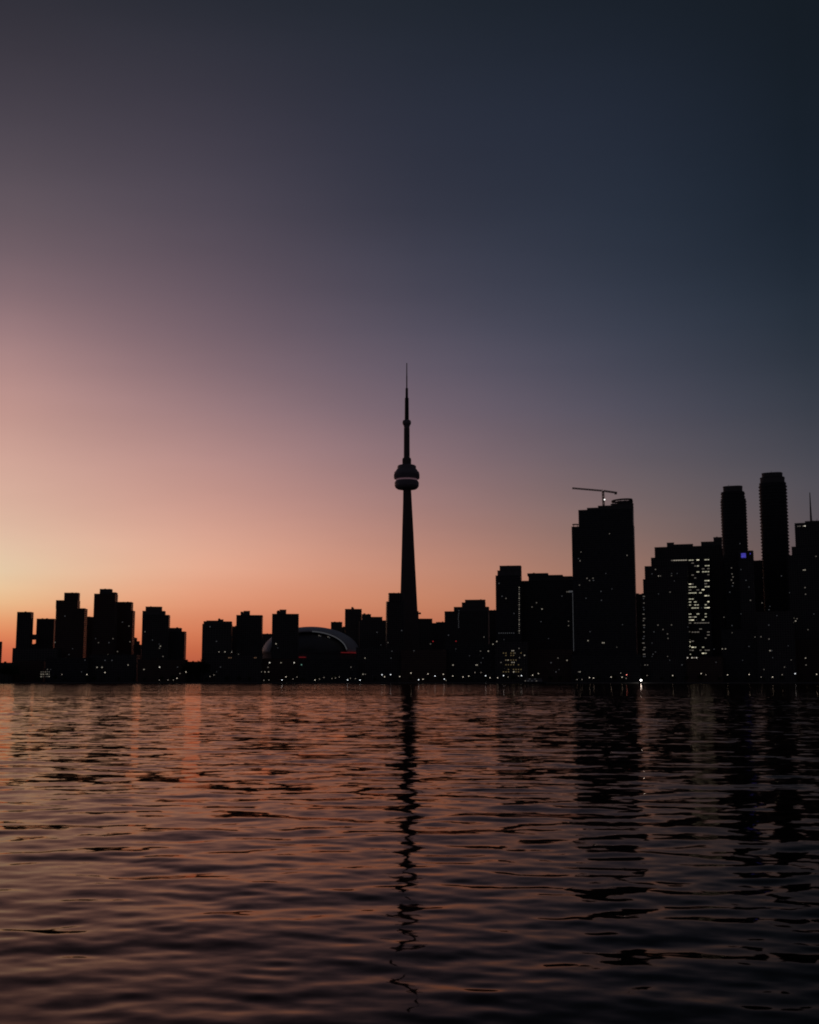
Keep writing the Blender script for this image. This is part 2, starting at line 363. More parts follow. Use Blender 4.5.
# ---- tower crane
Yc = 1792
zroof = z_at(507, Yb)
c0 = at(603.6, 506, Yc)
crane = thing('tower_crane', 'tower crane with a long level jib on the roof of the massive skyscraper', 'crane', (c0[0], Yc, zroof+.5))
corg = tuple(crane.location)
ctop = at(602.6, 491.5, Yc); X0 = c0[0]
def lattice(bm, a, b, w, nseg, t=.35, tri=False):
    a, b = Vector(a), Vector(b); d = (b-a).normalized()
    side = Vector((0, 1, 0)); up = side.cross(d); up.normalize()
    if abs(d.z) > .9: side = Vector((0, 1, 0)); up = Vector((1, 0, 0))
    offs = [side*w/2+up*w/2, -side*w/2+up*w/2, -side*w/2-up*w/2, side*w/2-up*w/2]
    for o in offs: add_bar(bm, a+o, b+o, t)
    L = (b-a)/nseg
    for i in range(nseg):
        for j in range(4):
            o1, o2 = offs[j], offs[(j+1) % 4]
            if i % 2: o1, o2 = o2, o1
            add_bar(bm, a+L*i+o1, a+L*(i+1)+o2, t*.6)
bm = bmesh.new(); lattice(bm, (X0, Yc, corg[2]), (ctop[0]+.6, Yc, ctop[2]), 2.2, 9, .95); bm_obj('mast', bm, M_STEEL, crane, corg)
jt = at(572.3, 488.2, Yc); cj = at(617, 492.8, Yc)
bm = bmesh.new(); lattice(bm, (ctop[0]-1, Yc, ctop[2]+1.2), (jt[0], Yc, jt[2]), 1.6, 22, .75); bm_obj('jib', bm, M_STEEL, crane, corg)
bm = bmesh.new(); lattice(bm, (ctop[0]+1.5, Yc, ctop[2]+.9), (cj[0], Yc, cj[2]), 1.7, 9, .85); bm_obj('counter_jib', bm, M_STEEL, crane, corg)
bm = bmesh.new(); add_box(bm, (cj[0]-2, Yc, cj[2]-1.2), 3.4, 2.2, 2.4); bm_obj('counterweight', bm, M_SLAB, crane, corg)
bm = bmesh.new(); add_box(bm, (ctop[0]+.6, Yc-1.8, ctop[2]-.9), 2.6, 2.2, 2.6); bm_obj('cab', bm, M_STEEL, crane, corg)
bm = bmesh.new(); add_bar(bm, (ctop[0], Yc, ctop[2]), (ctop[0], Yc, ctop[2]+3.2), .9, .4); bm_obj('slewing_head', bm, M_STEEL, crane, corg)
cl = at(604.6, 499.5, Yc-2)
bm = bmesh.new(); bmesh.ops.create_icosphere(bm, subdivisions=1, radius=.75); o = bm_obj('work_light', bm, G['CR'], crane); o.location = local(crane, (cl[0], Yc-1.6, cl[2]))

# ================================================================= OBSERVATION TOWER
YT = 2090; XC = at(406.7, 600, YT)[0]; 
tw = thing('observation_tower', 'very tall slender concrete tower with round pod and needle mast', 'tower', (XC, YT, GROUND))
XCs = [XC]
torg = (XC, YT, GROUND)
def rz(r, py): return (r*mpp(py, YT), z_at(py, YT))
rowsR = [(489, 4.4), (506, 5.3), (533, 6.8), (561, 8.2), (589, 9.7), (610, 10.8), (640, 12.6), (678, 15.5)]
bm = bmesh.new(); rings = []
for py, rr_ in rowsR:
    m = mpp(py, YT); z = z_at(py, YT) if py < 678 else GROUND; ring = []
    core = (3.9+.35*(py-489)/150)*m; t = 1.35*m; Rl = max(rr_*m, core+.3)
    for lg in range(3):
        a = 2*math.pi*lg/3
        ca, sa = math.cos(a), math.sin(a)
        a2 = a-R(38); ring.append((core*math.cos(a2), core*math.sin(a2)))
        ring.append((Rl*ca+t*sa, Rl*sa-t*ca)); ring.append((Rl*ca-t*sa, Rl*sa+t*ca))
        a2 = a+R(38); ring.append((core*math.cos(a2), core*math.sin(a2)))
    rings.append([bm.verts.new((XC+x, YT+y, z)) for x, y in ring])
for a, b in zip(rings, rings[1:]):
    for i in range(len(a)): bm.faces.new((b[i], b[(i+1) % len(a)], a[(i+1) % len(a)], a[i]))
bm.faces.new(rings[0]); bm.faces.new(rings[-1][::-1])
bm_obj('shaft', bm, M_TOWER, tw, torg)
def tpart(name, prof, mat, parent=None, n=40):
    bm = bmesh.new(); lathe(bm, [rz(r, y) for r, y in prof], XC, YT, n)
    o = bm_obj(name, bm, mat, tw, torg, smooth=False)
    if parent is not None: o.parent = parent
    return o
pod = tpart('observation_pod', [(4.6, 489.6), (9.6, 489), (11.2, 487.8), (12.1, 486), (12.2, 482.8), (11.4, 481.2), (10.6, 480.6), (10.6, 479.4), (12.6, 478.8), (12.7, 474.2), (12.3, 472.2), (11.2, 471.4), (10.2, 469.6), (9.4, 469.2), (9.3, 466.2), (8.2, 465.4), (4.6, 465.2)], M_POD, n=56)
o = tpart('light_band', [(10.55, 480.7), (10.75, 480.6), (10.75, 479.3), (10.55, 479.2)], G['pink'], pod); 
bm = bmesh.new()
for i in range(56):                                 # window mullions round the decks
    a = 2*math.pi*i/56
    rr_ = 12.75*mpp(476, YT); add_bar(bm, (XC+rr_*math.cos(a), YT+rr_*math.sin(a), z_at(478.2, YT)), (XC+rr_*math.cos(a), YT+rr_*math.sin(a), z_at(474.6, YT)), .35)
o = bm_obj('deck_mullions', bm, M_STEEL, tw, torg); o.parent = pod
tpart('upper_collar', [(4.4, 465.3), (4.5, 460), (4.1, 458.2), (3.0, 457.8)], M_TOWER)
tpart('upper_shaft', [(3.0, 458), (2.85, 428)], M_TOWER, n=6)
tpart('sky_pod', [(2.6, 428.2), (3.2, 425.6), (4.3, 423.8), (4.3, 421.6), (3.6, 420.4), (2.2, 420)], M_POD)
an = tpart('antenna_mast', [(2.15, 420.2), (1.95, 398.2), (1.35, 397.6), (1.25, 388.4), (.62, 387.8), (.6, 376), (.52, 375.6), (.42, 363)], M_STEEL, n=12)
tpart('entrance_hall', [(24, 684), (24, 672), (22, 670.5), (6, 669)], M_POD, n=30)

# ================================================================= DOMED STADIUM
YS = 2190; m = mpp(650, YS); sx = at(311, 650, YS)[0]
st = thing('domed_stadium', 'stadium with a huge white arched roof left of the observation tower', 'stadium', (sx, YS, GROUND)); sorg = tuple(st.location)
zb = z_at(653, YS); RX = 48.5*m; RZ = z_at(627, YS)-zb
bm = bmesh.new(); lathe(bm, [(RX*.985, GROUND), (RX*.985, zb-2), (RX*1.0, zb-2), (RX*1.0, zb+.4), (RX*.9, zb+.5)], sx, YS, 64); bm_obj('wall', bm, M_SLAB, st, sorg)
def shell(name, y0, y1, sc, mat):
    bm = bmesh.new(); NU, NV = 40, 12; g = []
    for j in range(NV+1):
        v = y0+(y1-y0)*j/NV
        row = []
        hw = math.sqrt(max(0, 1-v*v))
        for i in range(NU+1):
            a = math.pi*i/NU
            row.append(bm.verts.new((sx-RX*sc*hw*math.cos(a), YS+RX*sc*v, zb+.5+RZ*sc*hw*math.sin(a))))
        g.append(row)
    for j in range(NV):
        for i in range(NU):
            try: bm.faces.new((g[j][i], g[j][i+1], g[j+1][i+1], g[j+1][i]))
            except ValueError: pass
    bmesh.ops.remove_doubles(bm, verts=bm.verts, dist=.01)
    o = bm_obj(name, bm, mat, st, sorg, smooth=True)
    md = o.modifiers.new('thick', 'SOLIDIFY'); md.thickness = 2.0; md.offset = -1
    return o
shell('roof_panel', -.62, 1.0, 1.0, M_DOME)
shell('roof_panel', -1.0, -.50, .86, M_SLAB)
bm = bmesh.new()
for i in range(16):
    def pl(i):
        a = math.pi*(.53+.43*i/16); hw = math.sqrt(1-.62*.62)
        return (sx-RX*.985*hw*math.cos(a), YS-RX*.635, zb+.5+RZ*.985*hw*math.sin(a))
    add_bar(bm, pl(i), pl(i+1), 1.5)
bm_obj('arch_sky_glow', bm, G['f'], st, sorg)  # glowing bars stand in for sky light caught on the arch edge
bm = bmesh.new()
for i in range(24):                                  # arch truss along the leading panel edge
    def pt(i): 
        a = math.pi*(.06+.88*i/24); hw = math.sqrt(1-.62*.62)
        return (sx-RX*1.01*hw*math.cos(a), YS-RX*.625, zb+.5+RZ*1.01*hw*math.sin(a))
    add_bar(bm, pt(i), pt(i+1), 2.4)
bm_obj('roof_truss', bm, M_DOME, st, sorg)
for (a, b, y) in ((340.5, 357, 652.2), (298.8, 306, 657.2)):
    bm = bmesh.new(); p = at(a, y, YS-RX); q = at(b, y, YS-RX)
    n = 8
    for i in range(n):
        def arc(i):
            x = p[0]+(q[0]-p[0])*i/n
            return (x, YS-math.sqrt(max(4, (RX*1.012)**2-(x-sx)**2)), p[2])
        add_bar(bm, arc(i), arc(i+1), 1.3)
    bm_obj('red_light_strip', bm, G['redstrip'], st, sorg)

for a, y, gg in ((318.5, 635.3, 'd'), (320, 635.8, 'f'), (327.6, 636.6, 'd'), (329, 637.4, 'f'), (326, 665, 'f')):
    p = at(a, y, YS-RX*1.06)
    bm = bmesh.new(); add_box(bm, (0, 0, 0), 1.8, .5, 1.4); o = bm_obj('roof_light', bm, G[gg], st); o.location = local(st, (p[0], YS-RX*(.93 if y < 660 else 1.03), p[2]))
# ================================================================= LIT WINDOWS (positions measured on the photograph)
W = [(65,615.5,'f'),(55,642,'d'),(98.5,642,'d'),(109,642,'f'),(69,655,'f'),(85,661,'f'),(97,668,'m'),(102,667.8,'m'),(105,661,'f'),
 (113,639,'d'),(122.5,622,'f'),(129,625.5,'d'),(145,631.5,'d'),(152.5,639,'f'),(160.5,645.5,'m'),(159.5,648.5,'d'),(163,656.5,'d'),(117.5,651,'d'),(112,660,'f'),(108,654,'m'),(130,641,'d'),
 (128,666,'m'),(144,668.5,'m'),(159.6,666.6,'b'),(177.5,667,'f'),
 (219,652,'m'),(225,652.5,'m'),(231.5,652.5,'b'),(238.5,654,'d'),(229,658.6,'o'),(231,658.6,'o'),(254.5,658.6,'o'),(256,658.6,'o'),(210,627.5,'f'),(216.5,641.5,'f'),(220.5,667.5,'f'),(276,644.5,'m'),(281,662,'m'),(294.2,661.8,'b'),(269.6,663,'b'),(268,667,'d'),(261.5,671,'m'),(265,671,'m'),(268.6,671,'m'),
 (377,632,'f'),(391,658,'f'),(365,657,'m'),(326,657,'f'),(351,666,'d'),(301.5,663.8,'g'),(388,642.5,'d'),(392,651,'f'),(363,673.5,'m'),(365.3,673.5,'d'),
 (409,618.7,'m'),(401.7,631.5,'f'),(414,651.4,'f'),(430.5,643,'d'),(448.5,635.5,'f'),(433,641,'r'),(456,641.5,'r'),(484,638,'d'),(493,645,'m'),(496.8,642,'m'),(480.5,650.5,'d'),(488.3,650.5,'m'),(476,666,'m'),(477.2,666,'m'),(453,665.5,'m'),(483,658,'f'),(481,662,'f'),
 (499,583,'f'),(502,596,'f'),(506,597.5,'d'),(536.5,602,'d'),(532,607.5,'d'),(542,609.8,'m'),(514,614.5,'f'),(541,622.5,'f'),(512,650,'m'),(513.5,650,'m'),(515,653.5,'d'),(519,649.5,'d'),(519.5,656.8,'d'),(524.5,656.5,'m'),(506,661,'m'),(508,661,'m'),(512,661.4,'m'),(514,661.4,'m'),(501,662,'d'),(513.7,671,'b'),
 (558,659,'d'),(567,659.5,'m'),(551,662,'f'),(568.5,621,'d'),(568.5,625.5,'d'),(562,597,'f'),(567,591,'d'),(568.7,591,'d'),(588,641,'m'),(590,631,'f'),(556,672,'f'),(580,671,'m'),(578.6,671,'d'),
 (609.5,533,'d'),(627,555,'d'),(581,553,'d'),(580,560,'d'),(578.5,558.5,'f'),(587,578.5,'d'),(589.5,580,'d'),(593,578,'d'),(593.5,580,'f'),(601,592,'f'),(601.5,600.5,'f'),(602.5,643.5,'m'),(604,643.5,'m'),(586,598,'f'),(579.5,585.5,'d'),
 (658.5,576.5,'m'),(655.5,570.5,'d'),(660.5,576.5,'d'),(652,575,'f'),(670,591.5,'d'),(658,626,'d'),(663,629,'d'),(667.5,634.5,'d'),(671.5,624,'d'),(668,638,'d'),(654,632,'f'),(653,654,'f'),(645,664.5,'d'),(647.5,664.5,'d'),(645,655.5,'f'),
 (687.5,657.8,'b'),(692,657.8,'b'),(694,657.8,'m'),(696.5,657.8,'b'),(682,665.5,'f'),(714,649.5,'f'),
 (731.5,569,'d'),(732,573,'d'),(733,577,'d'),(731.5,579,'d'),(733.2,582,'d'),(732.5,586,'f'),(729.8,592,'f'),(750.5,601,'d'),(749,587,'f'),(746,580,'f'),(762,602,'d'),(769,611,'f'),(768.7,624,'f'),(724,618,'d'),(732,626,'f'),(755,637.5,'d'),(761,637,'d'),(769,639,'d'),(722.3,649.5,'m'),(725.5,649.5,'m'),(749,646,'f'),(770,651,'m'),(771.6,650,'f'),(781.5,577,'f'),(789.5,593,'f'),(794,618.4,'m'),(795.6,621,'m'),(793.6,621.5,'d'),(797,618,'d'),(803.5,569.4,'m'),(805,569,'m'),(805,587.5,'d'),(805.5,593.5,'d'),(814,615,'f'),(808,630,'d'),(805.5,657,'m'),(806,664,'d'),(784.5,667,'d'),(816,556,'d'),(764,670.5,'d'),
 (798,526.2,'d'),(800,526.2,'d'),(803.5,526,'m'),(805,526,'b'),(763,578,'f'),(741,570,'f'),(740,545,'f')]
for w_ in W: lit(w_[0], w_[1], w_[2], w=random.uniform(.8, 1.15), h=random.uniform(.7, .95))
for i in range(27): lit(519.2, 588+i*1.75, 'd' if i % 3 else 'm', w=.8)
for i in range(9): lit(458.6+random.uniform(-.4, .4), 611+i*1.9, 'f', w=.7)
for i in range(18): lit(643.8+random.uniform(-.6, .8), 596+i*3.6, random.choice('fdd'), w=random.uniform(1, 2.2))
for x in np.arange(499, 515, 2.1): lit(x, 632.6, 'f')
for x in range(41, 51, 2):
    for y in (671, 673.6, 675.6): lit(x+.2, y, random.choice('mdd'), w=.8)
lit(47.5, 668.5, 'd')
for x in np.arange(503.5, 523, 2.5):
    for y in (652, 656, 660, 664.5, 668.5, 672.5):
        if random.random() < .7: lit(x, y, 'y', w=1.0)
for x in np.arange(672, 688, 2.3): lit(x, 560.2, 'm' if x > 674 else 'd', w=1.9)
no = 0
for fl in range(26):                                # the lit office: runs of glass on each floor
    y = 560.8+fl*3.72; base = random.choice('deed'); fd = random.choice((.6, .9, 1.1))
    for k_ in range(8):
        pr = ((.75, .7, .6, .35, .3, .55, .75, .75)[k_])*fd
        if random.random() < pr*.85 and no < 99:
            no += 1; lit(690.0+k_*2.62, y, base if random.random() < .75 else random.choice('dEe'), w=random.choice((1.7, 2.2, 2.5)), h=random.uniform(.7, .85))
for _ in range(26):                                 # faint flats on the right-hand towers
    x = random.triangular(570, 815, 760); y = random.uniform(570, 668); lit(x, y, random.choice('fffd'), w=random.uniform(.6, .9), h=.6)
for _ in range(16):
    x = random.uniform(20, 560); y = random.uniform(638, 672); lit(x, y, 'f', w=.7, h=.6)
# vertical lit strips (hoist and stairwells)
lit(573.4, 622, 'f', w=.9, h=58, name='lit_hoist_strip'); lit(571, 591.5, 'f', w=4.5, h=1.7, name='lit_hoist_strip')
lit(743.5, 555.5, 'blue', w=4.6, h=4.6, name='blue_sign')
lit(750.2, 553, 'blue', w=.8, h=1.0, name='blue_sign')

# ================================================================= SHORE: LAMPS, TREES, BOAT
ordw = ['first', 'second', 'third', 'fourth', 'fifth', 'sixth', 'seventh', 'eighth', 'ninth', 'tenth', 'eleventh', 'twelfth', 'thirteenth', 'fourteenth']
lamps = [(62,674.5,'LD'),(87,674.5,'LM'),(105,672.5,'LM'),(159.5,680,'LD'),(168,680,'LD'),(173.5,680,'LD'),(177,678.3,'LM'),(180,673.5,'LD'),(186,672,'LM'),(210,676.5,'LD'),(214,675,'LD'),
 (264,680.3,'LD'),(269,680,'LD'),(282,680,'L'),(286,676.8,'LM'),(293,679,'LD'),(297,677,'LD'),(315,680,'LM'),(319.5,679,'LD'),(324,677.5,'LD'),(332,678.5,'LD'),(335.5,678,'LD'),(339.3,677,'LD'),(347.6,680,'L'),(350.4,678.3,'LD'),(355.5,678.6,'LD'),(360,680,'L'),(382,674.8,'L'),(384.6,676.8,'LM'),(390.6,674.6,'L'),(399.7,676.6,'LM'),
 (411,673,'LM'),(418.6,679.8,'L'),(423,679.3,'LM'),(428,674,'LM'),(435,676,'L'),(443.3,674.2,'LM'),(444.3,679,'L'),(446,680.5,'LD'),(452.8,676,'LM'),(463,677,'LM'),(468.7,676,'LM'),(475,672.5,'LD'),(481,672.5,'LD'),(485.6,675.8,'L'),(490,677.8,'LM'),(497.6,677.8,'LM'),
 (503.5,675.6,'L'),(508,677,'LD'),(518.4,676,'LD'),(521.4,675.6,'L'),(532.6,675.2,'LM'),(577,679.5,'LD'),(582,679.4,'LD'),(589.5,677.6,'LM'),(593.4,678,'LM'),(611,677,'LM'),(620.6,673,'LD'),(622,677.2,'LM'),(626.5,674.8,'LR'),(626,678.3,'LD'),
 (647,675.5,'LD'),(672.6,675.5,'LM'),(701,673.6,'LM'),(705.8,674.8,'LD'),(727.5,674.8,'LM'),(749,674.5,'LM'),(761,677,'LD'),(772.4,677,'LM'),(782,674.6,'LD'),(795,673.6,'L'),(816.5,674.2,'LM')]
def zone(x):
    for lim, nm in ((200, 'below the far-left towers'), (300, 'between the tree-lined gap and the stadium'), (375, 'below the stadium dome'), (447, 'at the foot of the observation tower'),
                    (527, 'below the four-step tower and striped slab'), (640, 'at the foot of the massive skyscraper'), (720, 'right of the pier floodlight'), (900, 'below the rounded twin towers')):
        if x < lim: return nm
cz_ = {}
for px, py, g in lamps:
    z_ = zone(px); cz_[z_] = cz_.get(z_, 0)+1
    col = {'L': 'bright white', 'LM': 'warm white', 'LD': 'weak warm', 'LR': 'reddish'}[g]
    Y = 1668 if py < 679 else 1658
    X, _, Z = at(px, py, Y)
    t = thing('street_lamp', '%s lamp, %s from left %s' % (col, ordw[cz_[z_]-1], z_), 'street lamp', (X, Y, GROUND), 'lamps along the waterfront')
    h = Z-GROUND
    bm = bmesh.new(); lathe(bm, [(.22, 0), (.2, .5), (.09, .6), (.06, h-.3)], 0, 0, 8); add_bar(bm, (0, 0, h-.35), (0, -.5, h-.05), .08)
    bm_obj('pole', bm, M_STEEL, t)
    bm = bmesh.new(); bmesh.ops.create_uvsphere(bm, u_segments=10, v_segments=6, radius=.62 if g in 'LMLR' else .5); 
    o = bm_obj('lamp_head', bm, G[g], t); o.location = (0, -.5, h); o.scale = (1, 1, .8)

# the bright pier floodlight on its jetty
X, Y, Z = at(641, 680.2, 1640)
t = thing('floodlight', 'very bright white floodlight at the water edge right of the massive skyscraper', 'floodlight', (X, Y, 0))
bm = bmesh.new()
for q in (-2, 2):
    for w_ in (-2, 2): add_bar(bm, (q, w_, -2), (q, w_, 1.2), .4)
add_box(bm, (0, 0, 1.35), 5.5, 5.5, .3); add_box(bm, (0, 5.5, 1.35), 2.4, 7, .28)
bm_obj('platform', bm, M_SLAB, t)
bm = bmesh.new(); lathe(bm, [(.2, 1.5), (.12, Z-.9)], 0, 0, 8); bm_obj('pole', bm, M_STEEL, t)
bm = bmesh.new(); bmesh.ops.create_uvsphere(bm, u_segments=14, v_segments=8, radius=.95); o = bm_obj('lamp_head', bm, G['BIG'], t); o.location = (0, 0, Z)
G['BIG'].cycles.emission_sampling = 'AUTO'

# trees
def make_tree_meshes(seed, h):
    rnd = random.Random(seed)
    bm = bmesh.new(); tips = []
    prevp = Vector((0, 0, 0)); w = h*.045; trunk_h = h*.42
    add_bar(bm, (0, 0, 0), (0, 0, trunk_h), w, w*.6)
    for i in range(7):
        a = i*2.4+rnd.random(); s = Vector((0, 0, trunk_h*rnd.uniform(.7, 1)))
        e = s+Vector((math.cos(a), math.sin(a), rnd.uniform(.6, 1.6)))*h*.2
        add_bar(bm, s, e, w*.45, w*.15); tips.append(e)
    tips.append(Vector((0, 0, h*.8)))
    tr = bpy.data.meshes.new('trunk'); bm.to_mesh(tr); bm.free(); tr.materials.append(M_BARK)
    bm = bmesh.new()
    for tpt in tips:
        cr = h*rnd.uniform(.12, .2)
        for _ in range(150):
            d = Vector((rnd.gauss(0, 1), rnd.gauss(0, 1), rnd.gauss(0, .8))).normalized()*cr*rnd.random()**.4
            c = tpt+d; s = h*.022*rnd.uniform(.6, 1.5)
            u = Vector((rnd.gauss(0, 1), rnd.gauss(0, 1), rnd.gauss(0, 1))).normalized(); v = u.orthogonal().normalized()
            vs = [bm.verts.new(c+u*s), bm.verts.new(c+v*s), bm.verts.new(c-u*s), bm.verts.new(c-v*s)]
            bm.faces.new(vs)
    cm = bpy.data.meshes.new('crown'); bm.to_mesh(cm); bm.free(); cm.materials.append(M_LEAF)
    return tr, cm
TM = [make_tree_meshes(s, 12) for s in range(5)]
trees = [(x, random.uniform(1676, 1700), random.uniform(.7, 1.05)) for x in (4.5, 9, 14, 187, 190.5, 194.5, 198.5, 203)]
trees = [(a, b, c) for (a, b, c) in trees]
SZ = {4.5: 661.4, 9: 660.6, 14: 660, 187: 656.5, 190.5: 658.6, 194.5: 659.8, 198.5: 657.6, 203: 655}
for x in np.arange(22, 815, 15.5): trees.append((x+random.uniform(-5, 5), random.uniform(1676, 1704), random.uniform(.6, 1.05)))
tc = {}
for x, Y, s in sorted(trees):
    X = at(x, 675, Y)[0]; gap = x in SZ
    if gap: s = (z_at(SZ[x], Y)-GROUND)/12.2*.93
    z_ = 'in the skyline gap' if gap else zone(x)
    if gap: z_ = 'under the sky gap near the left edge' if x < 20 else 'in the gap between left tower clusters'
    tc[z_] = tc.get(z_, 0)+1
    size = 'tall' if gap else ('small' if s < .8 else 'full')
    t = thing('tree', '%s dark tree, %s from left %s' % (size, ordw[tc[z_]-1], z_), 'tree', (X, Y, GROUND), 'trees along the waterfront')
    t.scale = (s*(1.0 if not gap else .8), s, s); t.rotation_euler[2] = random.uniform(0, 6.28)
    tr, cm = TM[random.randrange(5)]
    link('trunk', tr, t); link('crown', cm, t)

# moored tour boat
X, Y, Z = at(534, 682, 1636)
bt = thing('tour_boat', 'dark two-deck tour boat moored at the quay right of the striped slab', 'boat', (X, Y, 0))
bm = bmesh.new(); L = 34; sec = []
for i in range(13):
    u = i/12; x = -L/2+L*u; w = 3.6*(1-abs(2*u-1)**3.2)+.15; top = 2.2+1.2*abs(2*u-1)**3
    sec.append([bm.verts.new(p) for p in ((x, -w, top), (x, -w*.75, -.5), (x, w*.75, -.5), (x, w, top))])
for a, b in zip(sec, sec[1:]):
    for j in range(4): bm.faces.new((a[j], b[j], b[(j+1) % 4], a[(j+1) % 4]))
bm.faces.new(sec[0]); bm.faces.new(sec[-1][::-1]); bm_obj('hull', bm, M_HULL, bt)
bm = bmesh.new(); add_box(bm, (-1, 0, 3.45), 24, 5.6, 2.5); bm_obj('cabin', bm, M_CABIN, bt)
bm = bmesh.new(); add_box(bm, (-2, 0, 5.9), 17, 5.0, 2.2); add_box(bm, (-2, 0, 7.15), 18.5, 5.8, .25); bm_obj('upper_deck', bm, M_CABIN, bt)
bm = bmesh.new(); add_box(bm, (8.8, 0, 5.8), 3.4, 4.0, 2.2); bm_obj('wheelhouse', bm, M_CABIN, bt)
bm = bmesh.new(); add_bar(bm, (6, 0, 7), (6, 0, 13.5), .3, .12); add_bar(bm, (4.6, 0, 11), (7.4, 0, 11), .12); bm_obj('mast', bm, M_STEEL, bt)
for x, z, g in ((-12, 3.6, 'd'), (-8, 3.6, 'f'), (-3, 3.6, 'f'), (3, 3.6, 'd'), (-6, 6, 'f'), (1.2, 6, 'f')):
    bm = bmesh.new(); add_box(bm, (0, 0, 0), 1.6, .12, .9); o = bm_obj('lit_window', bm, G[g], bt); o.location = (x, -2.86 if z < 4 else -2.55, z)
bm = bmesh.new(); bmesh.ops.create_uvsphere(bm, u_segments=8, v_segments=5, radius=.45); o = bm_obj('mast_light', bm, G['LM'], bt); o.location = (6, -.2, 13.5)

# ================================================================= SETTING
def structure(o, kind='structure'): o['kind'] = kind; return o
bm = bmesh.new(); add_box(bm, (0, 1650+4500, GROUND-2.5), 16000, 9000, 5.0); structure(bm_obj('ground', bm, M_GRASS))
bm = bmesh.new(); add_box(bm, (0, 1659, GROUND-2.0+.15), 3000, 19.5, 4.3)
structure(bm_obj('promenade', bm, M_PAVE)); bpy.data.objects['promenade'].location.y = -.9
bm = bmesh.new(); add_box(bm, (0, 1706, GROUND+.004), 3000, 7, .008); structure(bm_obj('road', bm, noise_mat('asphalt', (.05, .05, .05), (.035, .035, .035), .4, .9)))

# ---- lake: one polar sheet of real waves reaching the horizon
rad = [2.0]
while rad[-1] < 45000:
    r_ = rad[-1]
    if r_ < 5: s = .15
    elif r_ < 230: s = min(max(r_*r_/3900, .032), .5)
    else: s = max(.5, (r_-229)*.05)
    rad.append(r_+s)
rad = np.array(rad)
th = np.concatenate([np.linspace(-30, 30, 860), np.linspace(30, 330, 141)[1:-1]])*math.pi/180
thd = np.gradient(np.concatenate([th, [th[0]+2*math.pi]]))[:-1]
RR, TT = np.meshgrid(rad, th, indexing='ij')
XX = RR*np.sin(TT); YY = RR*np.cos(TT)
sp = np.maximum(np.gradient(rad)[:, None], np.minimum(RR*thd[None, :], 1e9))
ZZ = np.zeros_like(XX)
rng = np.random.RandomState(21)
NW = 210
lam = np.exp(rng.uniform(math.log(.3), math.log(4.2), NW))
slope_tot = 0.062
wt = np.where(lam > 2.2, .65, 1.0)*np.where(lam < .5, .9, 1.1); wt = wt/np.sqrt((wt**2).sum())
ang = R(6)+rng.normal(0, 1, NW)*np.where(lam < .9, R(46), R(26)); ph = rng.uniform(0, 2*math.pi, NW)
lost = np.zeros_like(XX)
gust = 0.75+0.5*(0.5+0.25*np.sin(XX*.11+YY*.05+1)+0.25*np.sin(XX*.043-YY*.087))
for l, w_, a, p in zip(lam, wt, ang, ph):
    kx, ky = 2*math.pi/l*math.sin(a), 2*math.pi/l*math.cos(a)
    att = np.clip((l/sp-2.2)/2.5, 0, 1)
    rows = np.where(att.max(axis=1) > 0)[0]
    lost += (w_*w_)*(1-att**2)
    if len(rows) == 0: continue
    e = rows[-1]+1
    amp = slope_tot*w_*math.sqrt(2)*l/(2*math.pi)
    q = np.sin(kx*XX[:e]+ky*YY[:e]+p)
    ZZ[:e] += amp*att[:e]*(q+.18*(q*q-.5))
ZZ *= gust*(.62+.53*np.clip((YY-14)/75, 0, 1)*(1-0)) # calmer in the lee of the near shore
fade = np.clip((RR-2)/2, 0, 1); ZZ *= fade
NR, NT = XX.shape
co = np.stack([XX, YY, ZZ], -1).reshape(-1, 3)
co = np.vstack([co, [[0, 0, 0]]])
i, j = np.meshgrid(np.arange(NR-1), np.arange(NT), indexing='ij'); jn = (j+1) % NT
quads = np.stack([i*NT+j, (i+1)*NT+j, (i+1)*NT+jn, i*NT+jn], -1).reshape(-1, 4)
jj = np.arange(NT); tris = np.stack([np.full(NT, NR*NT), jj, (jj+1) % NT], -1)
me = bpy.data.meshes.new('lake_water')
nq, nt_ = len(quads), len(tris)
me.vertices.add(len(co)); me.vertices.foreach_set('co', co.astype(np.float32).ravel())
me.loops.add(nq*4+nt_*3); me.loops.foreach_set('vertex_index', np.concatenate([quads[:, ::-1].ravel(), tris[:, ::-1].ravel()]).astype(np.int32))
me.polygons.add(nq+nt_)
ls = np.concatenate([np.arange(nq)*4, nq*4+np.arange(nt_)*3]).astype(np.int32)
me.polygons.foreach_set('loop_start', ls)
me.polygons.foreach_set('use_smooth', np.ones(nq+nt_, dtype=bool))
me.update(calc_edges=True); me.validate()
at_ = me.attributes.new('ripple', 'FLOAT', 'POINT')
at_.data.foreach_set('value', np.concatenate([np.sqrt(np.clip(lost, 0, 1)).ravel(), [0]]).astype(np.float32))
